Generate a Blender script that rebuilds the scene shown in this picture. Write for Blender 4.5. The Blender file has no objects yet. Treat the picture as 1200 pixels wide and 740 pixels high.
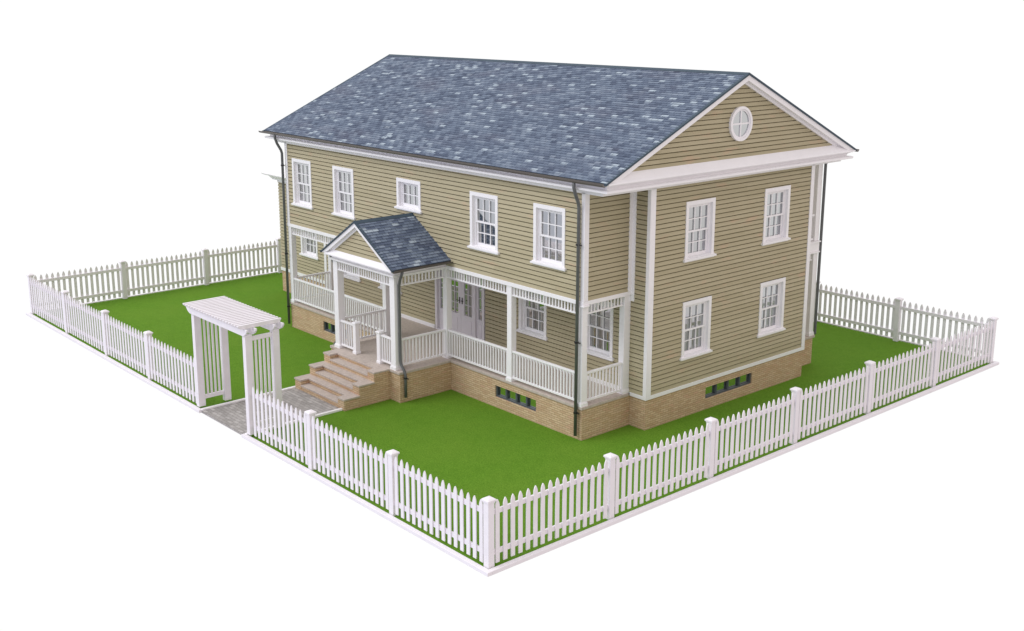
import bpy, math, random
from mathutils import Vector, Matrix
random.seed(4)
S = bpy.context.scene
COL = S.collection
R = math.radians

# ------------------------------------------------------------------ camera
W_IMG, H_IMG = 1200.0, 740.0
FOC, YAW, PITCH, ROLL = 1339.72, 0.851431, -0.222281, 0.001055
cam_d = bpy.data.cameras.new('camera'); cam = bpy.data.objects.new('camera', cam_d)
COL.objects.link(cam); S.camera = cam
cam_d.sensor_fit = 'HORIZONTAL'; cam_d.sensor_width = 36
cam_d.lens = 36*FOC/W_IMG
cam_d.shift_y = (314.05-370)/W_IMG
cam_d.clip_end = 500
F_ = Vector((-math.sin(YAW)*math.cos(PITCH), math.cos(YAW)*math.cos(PITCH), math.sin(PITCH)))
R_ = Vector((math.cos(YAW), math.sin(YAW), 0)); U_ = R_.cross(F_)
R2 = R_*math.cos(ROLL)+U_*math.sin(ROLL); U2 = -R_*math.sin(ROLL)+U_*math.cos(ROLL)
cam.matrix_world = Matrix.Translation((14.809, -12.400, 10.210)) @ Matrix((R2, U2, -F_)).transposed().to_4x4()

# ------------------------------------------------------------------ world: white studio sky, cooler to the south, rosier to the east
def nn(nt, t, **k):
    n = nt.nodes.new(t)
    for a, v in k.items(): setattr(n, a, v)
    return n
wd = bpy.data.worlds.new('World'); S.world = wd; wd.use_nodes = True
nt = wd.node_tree; nt.nodes.clear()
out = nn(nt, 'ShaderNodeOutputWorld'); bg = nn(nt, 'ShaderNodeBackground')
nt.links.new(bg.outputs[0], out.inputs[0])
tc = nn(nt, 'ShaderNodeTexCoord'); sx = nn(nt, 'ShaderNodeSeparateXYZ')
nt.links.new(tc.outputs['Generated'], sx.inputs[0])
def wmath(op, a, b=None):
    n = nn(nt, 'ShaderNodeMath', operation=op)
    for i, v in enumerate((a, b)):
        if v is None: continue
        if isinstance(v, (int, float)): n.inputs[i].default_value = v
        else: nt.links.new(v, n.inputs[i])
    return n.outputs[0]
def wmap(v, a, b, c=0.0, d=1.0):
    n = nn(nt, 'ShaderNodeMapRange', interpolation_type='SMOOTHSTEP')
    nt.links.new(v, n.inputs[0])
    for i, q in enumerate((a, b, c, d)): n.inputs[i+1].default_value = q
    return n.outputs[0]
def wmix(f, a, b, blend='MIX'):
    n = nn(nt, 'ShaderNodeMix', data_type='RGBA', blend_type=blend)
    if isinstance(f, float): n.inputs[0].default_value = f
    else: nt.links.new(f, n.inputs[0])
    for i, v in ((6, a), (7, b)):
        if isinstance(v, tuple): n.inputs[i].default_value = (*v, 1)
        else: nt.links.new(v, n.inputs[i])
    return n.outputs[2]
X, Y, Z = sx.outputs
KEY_S, KEY_E = (0.81, 0.825, 0.98), (0.97, 0.875, 0.86)
low = wmap(Z, -0.25, 0.12, 0.66, 1.0)
side = wmap(wmath('ADD', X, Y), -0.5, 0.5)                 # 0 = south, 1 = east
keyc = wmix(side, KEY_S, KEY_E)
lowc = nn(nt, 'ShaderNodeCombineColor')
for i in range(3): nt.links.new(low, lowc.inputs[i])
keyc = wmix(1.0, keyc, lowc.outputs[0], 'MULTIPLY')
white = wmap(wmath('SUBTRACT', Y, X), -0.15, 0.40)
nt.links.new(wmix(white, keyc, (1.02, 1.02, 1.02)), bg.inputs['Color'])
bg.inputs['Strength'].default_value = 1.0

# ------------------------------------------------------------------ sun: one very soft lamp from the front right
sl = bpy.data.lights.new('sun', 'SUN'); so = bpy.data.objects.new('sun', sl); COL.objects.link(so)
sl.energy = 1.45; sl.angle = R(45); sl.color = (1.0, 0.985, 0.965)
so.rotation_euler = Vector((-0.34, -0.76, 0.82)).to_track_quat('Z', 'Y').to_euler()
so.location = (5, -10, 12)

S.view_settings.view_transform = 'Standard'; S.view_settings.look = 'None'
S.view_settings.exposure = 0; S.view_settings.gamma = 1; S.view_settings.use_curve_mapping = False

# ------------------------------------------------------------------ materials (UV = metres on each face)
def lin(c):
    return tuple(((v/255)/12.92 if v/255 <= .04045 else ((v/255+.055)/1.055)**2.4) for v in c)
def new_mat(name, rough=.6, metal=0.0, spec=.4):
    m = bpy.data.materials.new(name); m.use_nodes = True
    t = m.node_tree; b = t.nodes['Principled BSDF']
    b.inputs['Roughness'].default_value = rough; b.inputs['Metallic'].default_value = metal
    b.inputs['Specular IOR Level'].default_value = spec
    return m, t, b
def noise(t, vec, scale, detail=4, rough=.6):
    n = nn(t, 'ShaderNodeTexNoise'); n.inputs['Scale'].default_value = scale
    n.inputs['Detail'].default_value = detail; n.inputs['Roughness'].default_value = rough
    t.links.new(vec, n.inputs['Vector']); return n.outputs['Fac']
def ramp(t, fac, stops, interp='LINEAR'):
    r = nn(t, 'ShaderNodeValToRGB'); r.color_ramp.interpolation = interp
    e = r.color_ramp.elements
    e[0].position, e[0].color = stops[0][0], (*stops[0][1], 1)
    e[1].position, e[1].color = stops[-1][0], (*stops[-1][1], 1)
    for p, c in stops[1:-1]:
        q = e.new(p); q.color = (*c, 1)
    t.links.new(fac, r.inputs[0]); return r.outputs[0]
def mixc(t, f, a, b, blend='MIX'):
    n = nn(t, 'ShaderNodeMix', data_type='RGBA', blend_type=blend)
    if isinstance(f, float): n.inputs[0].default_value = f
    else: t.links.new(f, n.inputs[0])
    for i, v in ((6, a), (7, b)):
        if isinstance(v, tuple): n.inputs[i].default_value = (*v, 1)
        else: t.links.new(v, n.inputs[i])
    return n.outputs[2]
def bump(t, b, h, dist, strength=1.0):
    n = nn(t, 'ShaderNodeBump'); n.inputs['Distance'].default_value = dist
    n.inputs['Strength'].default_value = strength
    t.links.new(h, n.inputs['Height']); t.links.new(n.outputs[0], b.inputs['Normal'])
def uvv(t): return nn(t, 'ShaderNodeTexCoord').outputs['UV']
def objv(t): return nn(t, 'ShaderNodeTexCoord').outputs['Object']
def mapv(t, v, sc, loc=(0, 0, 0)):
    n = nn(t, 'ShaderNodeMapping'); n.inputs['Scale'].default_value = sc; n.inputs['Location'].default_value = loc
    t.links.new(v, n.inputs[0]); return n.outputs[0]
def brickn(t, v, bw, bh, mortar, off=.5):
    n = nn(t, 'ShaderNodeTexBrick'); t.links.new(v, n.inputs['Vector'])
    n.offset = off
    n.inputs['Scale'].default_value = 1
    n.inputs['Color1'].default_value = (0, 0, 0, 1); n.inputs['Color2'].default_value = (1, 1, 1, 1)
    n.inputs['Mortar'].default_value = (.5, .5, .5, 1)
    n.inputs['Mortar Size'].default_value = mortar; n.inputs['Mortar Smooth'].default_value = .15
    n.inputs['Bias'].default_value = 0
    n.inputs['Brick Width'].default_value = bw; n.inputs['Row Height'].default_value = bh
    return n.outputs['Color'], n.outputs['Fac']

def plain(name, c, rough=.6, var=.06, metal=0.0, scale=6, spec=.4):
    m, t, b = new_mat(name, rough, metal, spec); c = lin(c)
    f = noise(t, objv(t), scale)
    lo = tuple(x*(1-var) for x in c); hi = tuple(min(.95, x*(1+var)) for x in c)
    t.links.new(ramp(t, f, [(.3, lo), (.7, hi)]), b.inputs['Base Color'])
    return m
M = {}
M['white'] = plain('white_paint', (242, 240, 241), .45, .02, scale=3)
M['fence'] = plain('white_fence_paint', (236, 232, 235), .5, .03, scale=4)
M['stone'] = plain('pale_stone', (190, 178, 168), .85, .14, scale=14)
M['gutter'] = plain('dark_gutter_metal', (92, 86, 80), .4, .06, spec=.5)
M['pipe'] = plain('grey_pipe_metal', (96, 98, 98), .4, .10, spec=.5)
M['dark'] = plain('dark_frame_metal', (84, 90, 96), .5, .06)
M['edge'] = plain('slate_edge', (62, 78, 90), .7, .08)
M['door'] = plain('door_paint', (226, 222, 226), .4, .02)
M['black'] = plain('black_metal', (40, 38, 38), .35, .05)
M['concrete'] = plain('concrete', (215, 208, 205), .85, .04)

def siding_mat():
    m, t, b = new_mat('olive_siding', .7, 0, .25)
    v = uvv(t)
    grain = noise(t, mapv(t, v, (1.2, 14, 1)), 1.0, 5)
    blot = noise(t, mapv(t, v, (1.1, 4.0, 1), (3.1, 7.7, 0)), 1.0, 2)
    per, _ = brickn(t, mapv(t, v, (1, 1, 1)), 3.6, .115, 0.0, .37)
    base = ramp(t, grain, [(.3, lin((171, 162, 132))), (.7, lin((184, 175, 145)))])
    base = mixc(t, .35, base, ramp(t, per, [(0, lin((166, 157, 126))), (1, lin((189, 180, 151)))]))
    base = mixc(t, ramp(t, blot, [(.60, (0, 0, 0)), (.72, (.5, .5, .5))]), base, lin((196, 168, 140)))
    t.links.new(base, b.inputs['Base Color'])
    bump(t, b, grain, .002)
    return m
M['siding'] = siding_mat()

def brick_mat():
    m, t, b = new_mat('tan_brick', .85, 0, .2)
    v = uvv(t)
    c, f = brickn(t, v, .19, .056, .0065)
    col = ramp(t, c, [(0, lin((198, 164, 132))), (.3, lin((212, 186, 154))), (.6, lin((222, 196, 162))), (.85, lin((204, 174, 138))), (1, lin((216, 176, 150)))])
    n = noise(t, mapv(t, v, (30, 60, 1)), 1.0, 3)
    col = mixc(t, .22, col, ramp(t, n, [(.3, lin((150, 118, 84))), (.7, lin((232, 208, 172)))]))
    col = mixc(t, f, col, lin((176, 148, 116)))
    t.links.new(col, b.inputs['Base Color'])
    inv = nn(t, 'ShaderNodeMath', operation='SUBTRACT'); inv.inputs[0].default_value = 1; t.links.new(f, inv.inputs[1])
    bump(t, b, inv.outputs[0], .006)
    return m
M['brick'] = brick_mat()

def shingle_mat():
    m, t, b = new_mat('slate_blue_shingles', .8, 0, .2)
    v = uvv(t)
    wob = noise(t, mapv(t, v, (3, 3, 1)), 1.0, 2)
    c, f = brickn(t, v, .19, .105, .005, .41)
    c2, _ = brickn(t, mapv(t, v, (1, 1, 1), (.11, 0, 0)), .37, .105, .0, .63)
    avg = mixc(t, .3, c, c2)
    dk = [(0, lin((56, 68, 90))), (.3, lin((88, 101, 121))), (.6, lin((108, 122, 140))), (1, lin((140, 152, 166)))]
    col = ramp(t, avg, dk)
    col = mixc(t, ramp(t, noise(t, mapv(t, v, (.5, 1.2, 1)), 1.0, 3), [(.5, (0, 0, 0)), (.75, (.45, .45, .45))]), col, lin((104, 100, 114)))
    # sparse pale slates
    cell = nn(t, 'ShaderNodeTexBrick'); t.links.new(mapv(t, v, (1, 1, 1), (.31, .0, 0)), cell.inputs['Vector'])
    for k, q in (('Scale', 1), ('Mortar Size', 0), ('Brick Width', .21), ('Row Height', .105), ('Bias', 0)): cell.inputs[k].default_value = q
    cell.inputs['Color1'].default_value = (0, 0, 0, 1); cell.inputs['Color2'].default_value = (1, 1, 1, 1)
    pale = ramp(t, cell.outputs['Color'], [(.936, (0, 0, 0)), (.965, (.8, .8, .8))])
    col = mixc(t, pale, col, lin((186, 200, 208)))
    g = noise(t, mapv(t, v, (60, 60, 1)), 1.0, 2)
    col = mixc(t, .12, col, ramp(t, g, [(.3, (.02, .03, .05)), (.7, (.4, .42, .48))]))
    t.links.new(mixc(t, f, col, lin((52, 62, 80))), b.inputs['Base Color'])
    bump(t, b, avg, .008)
    return m
M['shingle'] = shingle_mat()

def grass_mat():
    m, t, b = new_mat('lawn_grass', .95, 0, .1)
    v = objv(t)
    n1 = noise(t, v, .55, 3); n2 = noise(t, v, 4.5, 5, .7); n3 = noise(t, mapv(t, v, (1, 1, 1)), 26, 4, .85)
    col = ramp(t, n2, [(.3, lin((80, 124, 26))), (.7, lin((97, 142, 38)))])
    col = mixc(t, ramp(t, n1, [(.35, (0, 0, 0)), (.7, (.55, .55, .55))]), col, lin((106, 140, 44)))
    col = mixc(t, .42, col, ramp(t, n3, [(.33, lin((48, 92, 6))), (.67, lin((130, 170, 62)))]))
    t.links.new(col, b.inputs['Base Color'])
    bump(t, b, n3, .02, .6)
    return m
M['grass'] = grass_mat()

def paving_mat():
    m, t, b = new_mat('grey_block_paving', .85, 0, .25)
    v = uvv(t)
    c, f = brickn(t, v, .21, .105, .006)
    col = ramp(t, c, [(0, lin((150, 147, 143))), (.5, lin((170, 166, 162))), (1, lin((190, 186, 182)))])
    n = noise(t, mapv(t, v, (25, 25, 1)), 1.0, 3)
    col = mixc(t, .2, col, ramp(t, n, [(.3, lin((110, 106, 102))), (.7, lin((200, 198, 194)))]))
    t.links.new(mixc(t, f, col, lin((124, 118, 112))), b.inputs['Base Color'])
    bump(t, b, c, .004)
    return m
M['paving'] = paving_mat()

def glass_mat(name, c, rough=.03):
    m, t, b = new_mat(name, rough, 1.0)
    b.inputs['Base Color'].default_value = (*c, 1)
    n = noise(t, objv(t), .9, 1)
    bump(t, b, n, .01, .15)
    return m
M['glass'] = glass_mat('reflective_window_glass', (.56, .575, .58))
M['cellar_glass'] = glass_mat('bright_cellar_glass', (.80, .84, .80))

# ------------------------------------------------------------------ mesh builder
class MB:
    def __init__(s): s.v = []; s.f = []
    def poly(s, pts):
        n = len(s.v); s.v += [tuple(p) for p in pts]; s.f.append(tuple(range(n, n+len(pts))))
    def box(s, x0, x1, y0, y1, z0, z1):
        x0, x1 = min(x0, x1), max(x0, x1); y0, y1 = min(y0, y1), max(y0, y1)
        n = len(s.v)
        s.v += [(x0,y0,z0),(x1,y0,z0),(x1,y1,z0),(x0,y1,z0),(x0,y0,z1),(x1,y0,z1),(x1,y1,z1),(x0,y1,z1)]
        s.f += [tuple(n+i for i in q) for q in ((0,3,2,1),(4,5,6,7),(0,1,5,4),(1,2,6,5),(2,3,7,6),(3,0,4,7))]
        return s
    def prism(s, pts, d):            # closed polygon extruded by vector d
        n = len(s.v); k = len(pts); d = Vector(d)
        a = [Vector(p) for p in pts]
        nrm = Vector((0, 0, 0))
        for i in range(k): nrm += (a[i]-a[0]).cross(a[(i+1) % k]-a[0])
        if nrm.dot(d) > 0: a = a[::-1]
        s.v += [tuple(p) for p in a] + [tuple(p+d) for p in a]
        s.f.append(tuple(range(n, n+k))); s.f.append(tuple(range(n+2*k-1, n+k-1, -1)))
        for i in range(k):
            j = (i+1) % k; s.f.append((n+j, n+i, n+k+i, n+k+j))
        return s
    def tube(s, path, r, seg=10, sq=False):
        P = [Vector(p) for p in path]; rings = []
        for i, p in enumerate(P):
            d = (P[min(i+1, len(P)-1)]-P[max(i-1, 0)]).normalized()
            a = Vector((1, 0, 0)) if abs(d.x) < .7 else Vector((0, 1, 0))
            u = d.cross(a).normalized(); w = d.cross(u)
            n = len(s.v)
            for k in range(seg):
                t = 2*math.pi*k/seg
                s.v.append(tuple(p+u*math.cos(t)*r+w*math.sin(t)*r))
            rings.append(n)
        for a, b in zip(rings, rings[1:]):
            for k in range(seg):
                j = (k+1) % seg; s.f.append((a+k, a+j, b+j, b+k))
        s.f.append(tuple(rings[0]+k for k in range(seg))[::-1]); s.f.append(tuple(rings[-1]+k for k in range(seg)))
        return s
    def sweep(s, prof, path, closed=False):   # prof = [(out, z)], path = [(x, y)], out is to the right of travel
        n = len(path); rings = []
        for i, p in enumerate(path):
            p = Vector(p)
            if closed or 0 < i < n-1:
                d0 = (p-Vector(path[i-1])).normalized(); d1 = (Vector(path[(i+1) % n])-p).normalized()
            elif i == 0: d0 = d1 = (Vector(path[1])-p).normalized()
            else: d0 = d1 = (p-Vector(path[i-1])).normalized()
            n0 = Vector((d0.y, -d0.x)); n1 = Vector((d1.y, -d1.x))
            m = (n0+n1); m = m/max(.2, m.dot(n0))
            rings.append(len(s.v))
            for o, z in prof: s.v.append((p.x+m.x*o, p.y+m.y*o, z))
        k = len(prof); pr = list(zip(rings, rings[1:])) + ([(rings[-1], rings[0])] if closed else [])
        for a, b in pr:
            for j in range(k):
                q = (j+1) % k; s.f.append((a+j, b+j, b+q, a+q))
        if not closed:
            s.f.append(tuple(rings[0]+j for j in range(k))); s.f.append(tuple(rings[-1]+j for j in range(k))[::-1])
        return s

WORLD = {}    # object name -> world origin (translation only hierarchy)
def meta(o, label=None, cat=None, group=None, kind=None):
    if label: o['label'] = label
    if cat: o['category'] = cat
    if group: o['group'] = group
    if kind: o['kind'] = kind
    return o
def thing(name, loc, label, cat, group=None):
    o = bpy.data.objects.new(name, None); COL.objects.link(o); o.location = loc
    o.empty_display_size = .3
    WORLD[o.name] = Vector(loc); return meta(o, label, cat, group)
def obj(name, mb, mat, parent=None, bevel=0, smooth=False, origin=None, uvoff=(0, 0)):
    vs = [Vector(v) for v in mb.v]
    if origin is None:
        lo = Vector([min(v[i] for v in vs) for i in range(3)]); hi = Vector([max(v[i] for v in vs) for i in range(3)])
        origin = Vector(((lo.x+hi.x)/2, (lo.y+hi.y)/2, lo.z))
    origin = Vector(origin)
    me = bpy.data.meshes.new(name)
    me.from_pydata([tuple(v-origin) for v in vs], [], mb.f); me.update()
    uvl = me.uv_layers.new(name='UVMap')
    for p in me.polygons:
        nrm = p.normal
        if abs(nrm.z) > .97: u = Vector((1, 0, 0)); w = Vector((0, 1, 0))
        else:
            u = Vector((0, 0, 1)).cross(nrm).normalized(); w = nrm.cross(u)
            if abs(u.x) > abs(u.y):
                if u.x < 0: u = -u
            elif u.y < 0: u = -u
        for li in p.loop_indices:
            q = vs[me.loops[li].vertex_index]
            uvl.data[li].uv = (q.dot(u)+uvoff[0]+50, q.dot(w)+uvoff[1]+50)
    me.materials.append(M[mat])
    o = bpy.data.objects.new(name, me); COL.objects.link(o)
    if smooth:
        for p in me.polygons: p.use_smooth = True
    if bevel:
        b = o.modifiers.new('bevel', 'BEVEL'); b.width = bevel; b.segments = 2; b.limit_method = 'ANGLE'
    WORLD[o.name] = origin
    if parent:
        o.parent = parent; o.location = origin-WORLD[parent.name]
    else: o.location = origin
    return o
def dup(o, loc=None, rotz=None, parent=None):
    c = o.copy(); COL.objects.link(c)
    if parent: c.parent = parent
    if loc is not None: c.location = loc
    if rotz is not None: c.rotation_euler = (0, 0, rotz)
    for ch in list(o.children): dup(ch, parent=c)
    return c

# ================================================================== SETTING
GZ = 0.137
FX0, FX1, FY0, FY1 = -24.245, 0.0, 0.0, 19.41        # outer faces of the fence posts
AC = -10.35                                          # arbor centre
PX0, PX1 = -11.44, -9.20                             # path between its edgings
b = MB(); b.box(FX0+.0, FX1-.0, FY0+.05, FY1-.0, .0, .06)
meta(obj('base_slab', b, 'concrete'), kind='structure')
LZ = GZ-.032
def sheet(x0, x1, y0, y1, z):
    m = MB(); m.poly([(x0,y0,z),(x1,y0,z),(x1,y1,z),(x0,y1,z)]); return m
b = MB()
for a in ((FX0+.0, PX0-.09, FY0, 2.75), (PX1+.09, FX1-.0, FY0, 2.75), (FX0, FX1, 2.75, FY1)):
    b.box(a[0], a[1], a[2], a[3], 0.061, LZ)
meta(obj('lawn', b, 'grass'), kind='structure')
b = MB()
kz = GZ+.002
KO, KI, KB = .09, .02, .06
b.box(FX0-KO, PX0-.02, FY0-KO, FY0+KI, KB, kz); b.box(PX1-.02, FX1+KO, FY0-KO, FY0+KI, KB, kz)
b.box(FX1-KI, FX1+KO, FY0+KI, FY1+KO, KB, kz); b.box(FX0-KO, FX0+KI, FY0+KI, FY1+KO, KB, kz)
b.box(FX0+KI, FX1-KI, FY1-KI, FY1+KO, KB, kz)
meta(obj('kerb', b, 'fence', bevel=.008), kind='structure')
b = MB(); b.box(PX0, PX1, FY0-.03, 2.78, .085, GZ-.018)
meta(obj('paved_path', b, 'paving'), kind='structure')
b = MB(); b.box(PX0-.09, PX0, FY0+.004, 2.84, .062, GZ+.02)
meta(obj('path_edging', b, 'white', bevel=.006), kind='structure')
b = MB(); b.box(PX1, PX1+.09, FY0+.004, 2.84, .062, GZ+.02)
meta(obj('path_edging', b, 'white', bevel=.006), kind='structure')

# ================================================================== HOUSE
HC = -10.24
XL, XR = -16.93, -3.57            # porch line side walls
BL, BR = -17.46, -3.02            # side bays
YF, YB = 5.93, 15.31              # front and back walls above
YW = 7.50                         # wall behind the porch
Y1, Y2 = 7.56, 14.09              # side bay from / to
ZB, ZS = 0.88, 0.95               # brick top, porch floor
ZP0, ZP1 = 3.45, 3.55             # porch beam
ZT = 6.12                         # siding top
C = .115; GR = .025
house = thing('house', (HC, 10.6, GZ), 'two storey olive clapboard house with slate blue roof, white trim and gabled porch', 'house')

def siding(mb, p, d, L, z0, z1, holes=(), clip=None, zref=None):
    """lapped boards on a wall starting at p, running along d (2D unit), outward = right of d"""
    zref = z0 if zref is None else zref
    nx, ny = d[1], -d[0]
    zs = {z0, z1}
    k = 0
    while zref+k*C < z1:
        if zref+k*C > z0: zs.add(round(zref+k*C, 5))
        if z0 < zref+(k+1)*C-GR < z1: zs.add(round(zref+(k+1)*C-GR, 5))
        k += 1
    for h in holes:
        for q in h[2:]:
            if z0 < q < z1: zs.add(q)
    zs = sorted(zs)
    def pt(a, z, o): return (p[0]+d[0]*a+nx*o, p[1]+d[1]*a+ny*o, z)
    for za, zb in zip(zs, zs[1:]):
        if zb-za < 1e-4: continue
        mid = (za+zb)/2; ci = math.floor((mid-zref)/C+1e-6)*C+zref
        oa, ob = .024*(1-(za-ci)/C)+.002, .024*(1-(zb-ci)/C)+.002
        iv = [(0.0, L)]
        for h in holes:
            if h[2] <= mid <= h[3]:
                nv = []
                for s_, e_ in iv:
                    if h[0] > s_: nv.append((s_, min(e_, h[0])))
                    if h[1] < e_: nv.append((max(s_, h[1]), e_))
                iv = [q for q in nv if q[1]-q[0] > 1e-4]
        for s_, e_ in iv:
            sa, ea, sb, eb = s_, e_, s_, e_
            if clip:
                ca, cb = clip(za), clip(zb)
                sa, ea, sb, eb = max(s_, ca[0]), min(e_, ca[1]), max(s_, cb[0]), min(e_, cb[1])
                if ea <= sa: continue
                if eb < sb: eb = sb = (sb+eb)/2
            if zb > ci+C-GR+1e-4:          # shadow gap below the next board
                mb.poly([pt(sa, za, -.05), pt(ea, za, -.05), pt(eb, zb, -.05), pt(sb, zb, -.05)])
                mb.poly([pt(sa, za, oa), pt(ea, za, oa), pt(ea, za, -.05), pt(sa, za, -.05)])
            else: mb.poly([pt(sa, za, oa), pt(ea, za, oa), pt(eb, zb, ob), pt(sb, zb, ob)])
            if abs(za-ci) < 1e-3: mb.poly([pt(sa, za, -.05), pt(ea, za, -.05), pt(ea, za, oa), pt(sa, za, oa)])
    return mb

# ---- windows (prototype on the wall plane, outward -y, origin bottom centre)
def window_proto(W_, H_, sashes, loc, rotz, frame_mat='white'):
    w = W_/2
    m = MB()
    m.box(-w, -w+.095, -.035, .005, .07, H_); m.box(w-.095, w, -.035, .005, .07, H_); m.box(-w+.095, w-.095, -.035, .005, H_-.10, H_)
    # reveals
    wi = w-.095; zt = H_-.10; zb = .075
    m.box(-wi-.012, -wi, .005, .13, zb, zt); m.box(wi, wi+.012, .005, .13, zb, zt)
    m.box(-wi-.012, wi+.012, .005, .13, zt, zt+.012); m.box(-wi-.012, wi+.012, -.01, .13, zb-.02, zb)
    # stop frame
    m.box(-wi, -wi+.05, .045, .125, zb, zt); m.box(wi-.05, wi, .045, .125, zb, zt); m.box(-wi+.05, wi-.05, .045, .125, zt-.04, zt)
    WORLD_fix = Vector((0, 0, 0))
    root = obj('window', m, frame_mat, None, origin=(0, 0, 0))
    s = MB(); s.box(-w-.06, w+.06, -.085, .004, .0, .05); s.box(-w-.03, w+.03, -.05, .004, .05, .07); s.box(-w-.02, w+.02, -.035, .004, -.03, 0)
    obj('sill', s, frame_mat, root, bevel=.005, origin=(0, 0, 0))
    xi = wi-.05; z0 = zb; z1 = zt-.04
    if sashes == 2:
        zm = (z0+z1)/2-.02
        rows = [(z0, zm+.035, .085, .075), (zm-.005, z1, .055, .045)]
    else: rows = [(z0, z1, .07, .085)]
    for a, c_, y, br in rows:
        g = MB(); st = .045
        g.box(-xi, -xi+st, y, y+.028, a, c_); g.box(xi-st, xi, y, y+.028, a, c_)
        g.box(-xi+st, xi-st, y, y+.028, a, a+br); g.box(-xi+st, xi-st, y, y+.028, c_-.04, c_)
        gx = xi-st; gw = 2*gx/3
        for k in (1, 2): g.box(-gx+gw*k-.012, -gx+gw*k+.012, y+.003, y+.02, a+br, c_-.04)
        zz = (a+br+c_-.04)/2
        for k in range(3): g.box(-gx+gw*k+.012*(k > 0), -gx+gw*(k+1)-.012*(k < 2), y+.004, y+.019, zz-.012, zz+.012)
        sh = obj('sash', g, frame_mat, root, origin=(0, 0, 0))
        pn = MB(); pn.box(-gx-.01, gx+.01, y+.034, y+.040, a+br-.01, c_-.03)
        obj('pane', pn, 'glass', root, origin=(0, 0, 0))
    root.parent = house
    root.location = Vector(loc)-WORLD[house.name]; root.rotation_euler = (0, 0, rotz)
    return root
def put_window(proto, x, y, z, rotz=0):
    return dup(proto, Vector((x, y, z))-WORLD[house.name], rotz)
WT, WS = 1.48, .86
tall = window_proto(1.10, WT, 2, (-4.75, YF, 4.19), 0)
small = window_proto(1.10, WS, 1, (-10.40, YF, 4.81), 0)
for x in (-7.18, -13.66, -16.0): put_window(tall, x, YF, 4.19)
for x in (-4.63, -7.05, -13.6, -15.85): put_window(tall, x, YW, 1.67)
for z in (4.18, 1.66):
    for y in (9.37, 12.50): put_window(tall, BR, y, z, R(90))
    for y in (9.37, 12.50): put_window(tall, BL, y, z, R(-90))
    for x in (-4.9, -7.6, -12.9, -15.6): put_window(tall, x, Y2-.05, z+.05, R(180))
put_window(tall, -19.50, 8.2, 1.69)

def whole(x, z, h, w=1.10): return (x-w/2+.06, x+w/2-.06, z+.02, z+h-.03)
# ---- walls
m = MB()
hs = [tuple(v-XL if i < 2 else v for i, v in enumerate(whole(x, 4.19, WT))) for x in (-4.75, -7.18, -13.66, -16.0)]
hs.append(tuple(v-XL if i < 2 else v for i, v in enumerate(whole(-10.40, 4.81, WS))))
siding(m, (XL, YF), (1, 0), XR-XL, ZP1, ZT, hs)
obj('front_wall', m, 'siding', house)
m = MB()
hs = [tuple(v-XL if i < 2 else v for i, v in enumerate(whole(x, 1.67, WT))) for x in (-4.63, -7.05, -13.6, -15.85)]
hs.append((-11.34-XL, -9.04-XL, .9, 3.12))
siding(m, (XL-.05, YW), (1, 0), XR-XL+.05, ZS+.12, ZP0, [(h[0]+.05, h[1]+.05, h[2], h[3]) for h in hs], zref=ZS+.12)
obj('porch_wall', m, 'siding', house)
def bay(bx, xr, sgn):
    m = MB()
    hs = []
    for z in (4.18, 1.66):
        for y in (9.37, 12.50):
            q = whole(y, z, WT); hs.append((q[0]-Y1, q[1]-Y1, q[2], q[3]))
    if sgn > 0:
        siding(m, (bx, Y1), (0, 1), Y2-Y1, .98, ZT, hs)
        siding(m, (xr-.25, Y1), (1, 0), bx-xr+.25, .98, ZT, zref=.98)
        siding(m, (xr, YF), (0, 1), Y1-YF, ZP1, ZT, zref=ZP1)
        siding(m, (bx, Y2), (-1, 0), bx-xr+.02, .98, ZT, zref=.98)
    else:
        hs2 = [((Y2-Y1)-h[1], (Y2-Y1)-h[0], h[2], h[3]) for h in hs]
        siding(m, (bx, Y2), (0, -1), Y2-Y1, .98, ZT, hs2)
        siding(m, (bx, Y1), (1, 0), xr-bx, .98, ZT, zref=.98)
        siding(m, (xr, Y1), (0, -1), Y1-YF, ZP1, ZT, zref=ZP1)
        siding(m, (xr+.02, Y2), (-1, 0), xr-bx+.02, .98, ZT, zref=.98)
    return obj('side_wall', m, 'siding', house)
bay(BR, XR, 1); bay(BL, XL, -1)
m = MB(); hs = []
for z in (4.23, 1.71):
    for x in (-4.9, -7.6, -12.9, -15.6):
        q = whole(x, z, WT); hs.append((XR-q[1], XR-q[0], q[2], q[3]))
siding(m, (XR, Y2-.05), (-1, 0), XR-XL, ZS, ZT, hs)
obj('back_wall', m, 'siding', house)
# ---- dark blockers inside so that no light leaks through
m = MB(); m.box(XL+.3, XR-.3, YW+.2, Y2-.35, .3, 6.0)
# ---- brick foundation
def ring(mb, pts, z0, z1):
    n = len(pts)
    for i in range(n):
        a, c_ = pts[i], pts[(i+1) % n]
        mb.poly([(a[0], a[1], z0), (c_[0], c_[1], z0), (c_[0], c_[1], z1), (a[0], a[1], z1)])
    mb.poly([(q[0], q[1], z1) for q in pts])
PC = -10.24                                   # portico centre
PXa, PXb, PYf = PC-1.65, PC+1.65, 4.20
fx0, fx1, fy0 = XL-.04, XR+.02, 5.90
foot = [(fx0, fy0), (PXa, fy0), (PXa, PYf), (PXb, PYf), (PXb, fy0), (fx1, fy0), (fx1, Y1), (BR, Y1), (BR, Y2), (fx1, Y2), (fx1, 15.34),
        (fx0, 15.39), (fx0, Y2), (BL, Y2), (BL, 13.2), (-21.5, 13.2), (-21.5, 8.2), (fx0, 8.2)]
cell = [('y', 5.9, -6.74, -5.17), ('y', 5.9, -15.04, -13.48), ('x', BR, 9.86, 11.80)]
m = MB()
n = len(foot)
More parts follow.
